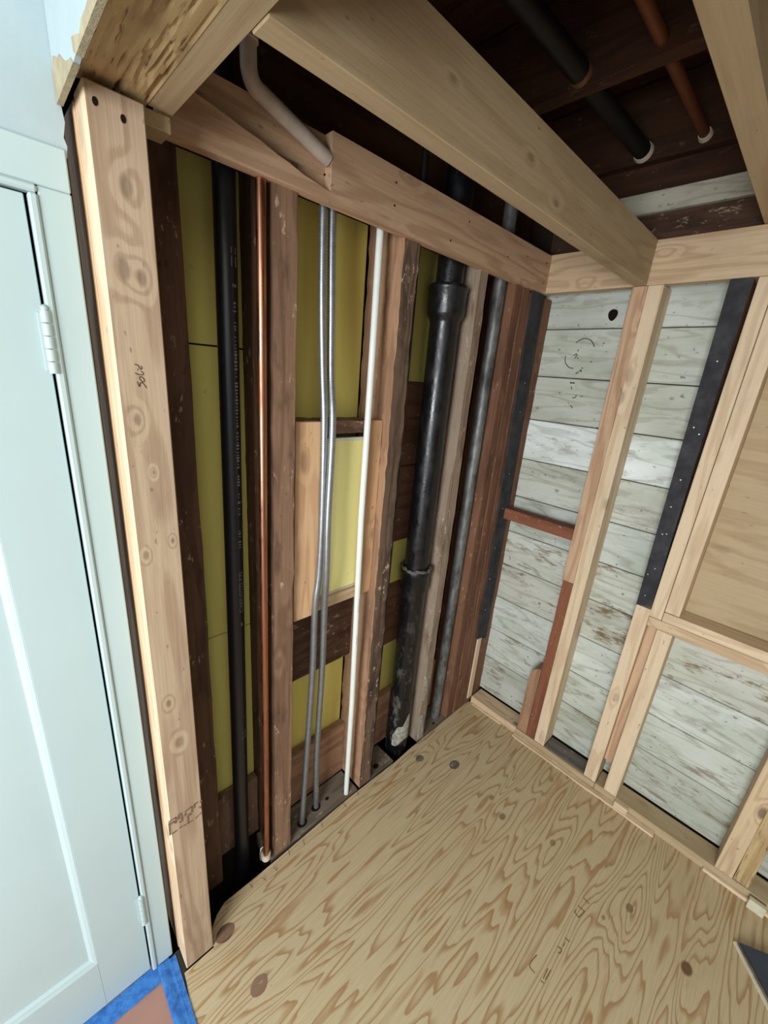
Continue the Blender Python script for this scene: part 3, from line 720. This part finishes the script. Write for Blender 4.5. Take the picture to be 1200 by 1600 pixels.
# ================================================================== PIPES AND CABLES
ab = empty('drain_pipe', (.435, 1.0, 0)); tag(ab, 'black plastic drain pipe with white lettering', 'pipe')
def abp(z): return (.4245 + .0100 * z, 1.0, z)
tube('pipe', [abp(z) for z in (-.25, 0, .5, 1, 1.5, 2, 2.42)], .0238, 'abs', ab, 28)
tube('coupling', [abp(z) for z in (-.2, -.02, .035, .04)], [.0246, .0246, .0246, .0241], 'abs', ab, 28)
A0 = -math.pi / 2 + .30
text_on_pipe('lettering', 'CHARLOTTE PIPE', .0165, abp(1.035), A0, .0238, .01, 'print', ab)
rows = []
for z in [1.225 + .0078 * k for k in range(78)]:
    if random.random() < .8: rows.append((z, random.uniform(.002, .0055), random.uniform(.003, .009)))
rows += [(1.90, .020, .013), (1.925, .012, .013), (.575, .016, .012), (.597, .010, .012), (.50, .004, .004), (.66, .004, .004), (.99, .012, .004), (1.86, .006, .01)]
bm = bmesh.new()
for z, hgt, wd in rows:
    vv = []
    for dz, s_ in ((0, -1), (0, 1), (hgt, 1), (hgt, -1)):
        a = A0 + s_ * wd / 2 / .0238; p = abp(z + dz)
        vv.append(bm.verts.new((p[0] + math.cos(a) * .0242, p[1] + math.sin(a) * .0242, p[2])))
    bm.faces.new(vv)
tag(link('print_marks', bm, M['print'], ab), kind='stuff')

cuq = empty('copper_pipe', (.492, .945, 0)); tag(cuq, 'shiny copper pipe standing in front of the weathered stud', 'pipe')
cp_ = [(.4895, .945, -.12), (.4897, .945, .02), (.492, .944, .5), (.4935, .942, 1.2), (.496, .938, 2.066)]
tube('pipe', cp_, .0112, 'copper', cuq, 24)
tube('collar', [(.4895, .945, .008), (.4895, .945, .030)], [.0165, .0158], 'collar', cuq, 20)
tube('clamp', [(.474, .955, .0), (.474, .957, .03), (.478, .960, .048), (.492, .962, .05)], .004, 'nail', cuq, 8)

def corrugated(name, path, r, label, grp):
    P = smooth_path(path, 46); rr = []
    # resample to an even pitch
    out = [P[0]]; step_ = .0034; acc = 0
    for a, b in zip(P, P[1:]):
        L = (b - a).length; t0 = step_ - acc
        while t0 <= L: out.append(a + (b - a) * (t0 / L)); t0 += step_
        acc = (acc + L) % step_
    rr = [r if k % 2 else r * .78 for k in range(len(out))]
    o = link(name, bm_tube(out, rr, 12), M['steel'], smooth=True)
    return tag(o, label, 'cable', grp)
CG = 'flexible steel conduits'
corrugated('steel_conduit', [(.6765, .972, 2.12), (.677, .970, 2.0), (.678, .966, 1.86), (.679, .955, 1.7), (.676, .9365, 1.555), (.678, .934, 1.30), (.674, .934, 1.11), (.664, .936, .985), (.673, .952, .72), (.670, .968, .344), (.6575, .968, .06), (.657, .968, .0005)], .0112,
           'flexible steel conduit on the left of the pair, bowing out below the niche', CG)
corrugated('steel_conduit', [(.7065, .976, 2.12), (.708, .974, 2.0), (.710, .969, 1.86), (.708, .958, 1.7), (.696, .925, 1.555), (.6815, .910, 1.30), (.684, .9105, 1.11), (.696, .930, .97), (.716, .956, .70), (.722, .976, .295), (.733, .984, .05), (.735, .984, .0005)], .0112,
           'flexible steel conduit on the right of the pair, running straight past the niche', CG)
pv = empty('white_conduit', (.87, .96, 0)); tag(pv, 'straight white plastic conduit leaning in front of the splintered stud', 'pipe')
tube('pipe', [(.868, .954, -.03), (.862, .950, .5), (.842, .945, 1.26), (.852, .955, 1.8), (.866, .972, 2.12)], .0102, 'pvc', pv, 20)
strokes('blue_lettering', [[(.8595, .905 + .008 * k), (.8625, .909 + .008 * k)] for k in range(7)] + [[(.861, .77 + .007 * k), (.8635, .773 + .007 * k)] for k in range(5)],
        lambda x, z: (x - .012, .9355, z), .002, 'bluedot', pv, (0, -1, 0), kind='stuff')
tube('thin_black_pipe', [(1.006, .962, -.0), (1.007, .962, .6), (1.010, .962, 1.4), (1.012, .968, 2.43)], .0105, 'blackpipe', segs=16, label='thin black pipe in the gap right of the splintered stud', cat='pipe')

ci = empty('soil_pipe', (1.222, 1.003, 0)); tag(ci, 'large black cast iron soil pipe with two hubs', 'pipe')
prof = [(2.43, .046), (1.96, .046)]
P, Rr = lathe_pts(1.222, 1.003, prof); tube('upper_pipe', P, Rr, 'iron', ci, 32, center=(1.222, 1.003, 0))
prof = [(2.006, .047), (2.008, .0655), (2.003, .0685), (1.994, .0685), (1.990, .0655), (1.922, .0655), (1.914, .064), (1.900, .0545), (1.888, .0515), (1.5, .0515), (.90, .0515)]
P, Rr = lathe_pts(1.222, 1.003, prof); tube('pipe', P, Rr, 'iron', ci, 32, center=(1.222, 1.003, 0))
prof = [(.952, .052), (.955, .063), (.948, .0675), (.930, .0675), (.922, .061), (.862, .061), (.845, .057), (.835, .0525), (.3, .0525), (.30, .054), (-.03, .0545), (-.2, .05)]
P, Rr = lathe_pts(1.222, 1.003, prof); tube('lower_pipe', P, Rr, 'iron', ci, 32, center=(1.222, 1.003, 0))
tube('hub_lip', [(1.222 + .060 * math.cos(a), 1.003 + .060 * math.sin(a), .952 + .003 * math.sin(5 * a) + .002 * math.sin(13 * a)) for a in [2 * math.pi * k / 40 for k in range(41)]], [.0075 + .0022 * math.sin(2.1 * k) for k in range(41)], 'lip', ci, 8, label='dusty pale hub lip')
bm = bmesh.new()   # white paint patch wrapped on the foot
aa = [(-2.85 + .12 * k) for k in range(14)]
lo_ = [.045 + .02 * math.sin(3 * a) for a in aa]; hi_ = [.10 + .11 * (k / 13) + .012 * math.sin(7 * aa[k]) for k in range(14)]
va = [bm.verts.new((1.222 + .0553 * math.cos(a), 1.003 + .0553 * math.sin(a), z)) for a, z in zip(aa, lo_)]
vb = [bm.verts.new((1.222 + .0548 * math.cos(a), 1.003 + .0548 * math.sin(a), z)) for a, z in zip(aa, hi_)]
for k in range(13): bm.faces.new((va[k], va[k + 1], vb[k + 1], vb[k]))
link('paint_patch', bm, M['whitesplash'], ci)

tube('galvanised_pipe', [(1.497, .984, -.03), (1.5, .984, .6), (1.5, .984, 1.4), (1.4995, .984, 2.43)], [.0225, .0235, .0245, .0245], 'galv', segs=24, label='dull grey galvanised pipe left of the reddish doubled studs', cat='pipe')

# white pipe bending down into the beam notch
el = empty('bent_pipe', (.47, .925, 2.2)); tag(el, 'grubby white plastic pipe bending down into the beam notch', 'pipe')
path = smooth_path([(.462, .918, 2.66), (.463, .918, 2.40), (.4635, .918, 2.25), (.4655, .918, 2.218), (.477, .919, 2.201), (.50, .920, 2.194), (.58, .925, 2.173), (.657, .930, 2.152)], 6)
tube('pipe', path, .0155, 'pvc_old', el, 20)
tube('socket', [(.4625, .918, 2.34), (.4632, .918, 2.30), (.464, .918, 2.262)], [.0185, .0188, .0185], 'pvc_old', el, 20)

# pipes overhead
ov = empty('black_ceiling_pipe', (1.5, .69, 2.5)); tag(ov, 'black pipe crossing the dark joist space overhead with pale collars', 'pipe')
tube('pipe', [(.35, .725, 2.5), (1.0, .706, 2.5), (1.828, .680, 2.5)], .026, 'blackpipe', ov, 20)
tube('collar', [(1.284, .697, 2.5), (1.299, .697, 2.5)], [.027, .029], 'tan_collar', ov, 20)
tube('collar', [(1.776, .682, 2.5), (1.794, .682, 2.5)], [.0275, .031], 'collar', ov, 20)
ov2 = empty('copper_ceiling_pipe', (1.5, .5, 2.5)); tag(ov2, 'copper pipe crossing the dark joist space overhead', 'pipe')
tube('pipe', [(.35, .512, 2.5), (1.0, .511, 2.5), (1.82,   .506, 2.5)], .0145, 'copper_dull', ov2, 18)
tube('collar', [(1.776, .506, 2.5), (1.794, .506, 2.5)], [.017, .020], 'collar', ov2, 20)

# ================================================================== FLOOR ODDMENTS
def tape_strip(name, quad, label, seed):
    bm = bmesh.new(); nx, ny = 40, 8; G = []
    for i in range(nx + 1):
        row = []
        for j in range(ny + 1):
            u, v = i / nx, j / ny
            p = (Vector(quad[0]) * (1 - u) + Vector(quad[1]) * u) * (1 - v) + (Vector(quad[3]) * (1 - u) + Vector(quad[2]) * u) * v
            q = Vector((p.x * 55, p.y * 55, seed)); h = .0012 + .0055 * max(0, mnoise.noise(q)) + .003 * max(0, mnoise.noise(q * 2.3))
            e = .003 * mnoise.noise(q * 1.3 + Vector((4, 4, 4)))
            row.append(bm.verts.new((p.x + e, p.y + e * .7, h + (.0012 if seed == 5 else 0))))
        G.append(row)
    for i in range(nx):
        for j in range(ny): bm.faces.new((G[i][j], G[i + 1][j], G[i + 1][j + 1], G[i][j + 1]))
    return tag(link(name, bm, M['tape'], smooth=True), label, 'tape', 'blue masking tape on the floor')
tape_strip('masking_tape', [(-.8, .904), (.142, .900), (.142, .850), (-.8, .850)], 'blue masking tape strip along the bottom of the white door', 3)
tape_strip('masking_tape', [(.110, .893), (.158, .884), (.141, -.4), (.098, -.4)], 'blue masking tape strip along the edge of the plywood floor', 5)

# dark panel with a pale edge lying at the lower right
dp = empty('dark_panel', (1.5, -.40, 0)); tag(dp, 'dark slate panel with a pale edge on the plywood at lower right', 'panel')
A = Vector((1.532, -.291)); U = Vector((-.108, -.085)).normalized(); V = Vector((.05, -.10)).normalized()
def quad(a0, a1, b0, b1): return [tuple(A + U * a + V * b) for a, b in ((a0, b0), (a1, b0), (a1, b1), (a0, b1))]
link('base_board', bm_prism(quad(-.005, .45, -.006, .30), 'z', .0005, .010), M['paleedge'], dp)
link('core_board', bm_prism(quad(0, .45, 0, .30), 'z', .0103, .018), wood('grey', 'x'), dp)
link('top_sheet', bm_prism(quad(.003, .45, .004, .30), 'z', .0185, .024), M['slate'], dp)
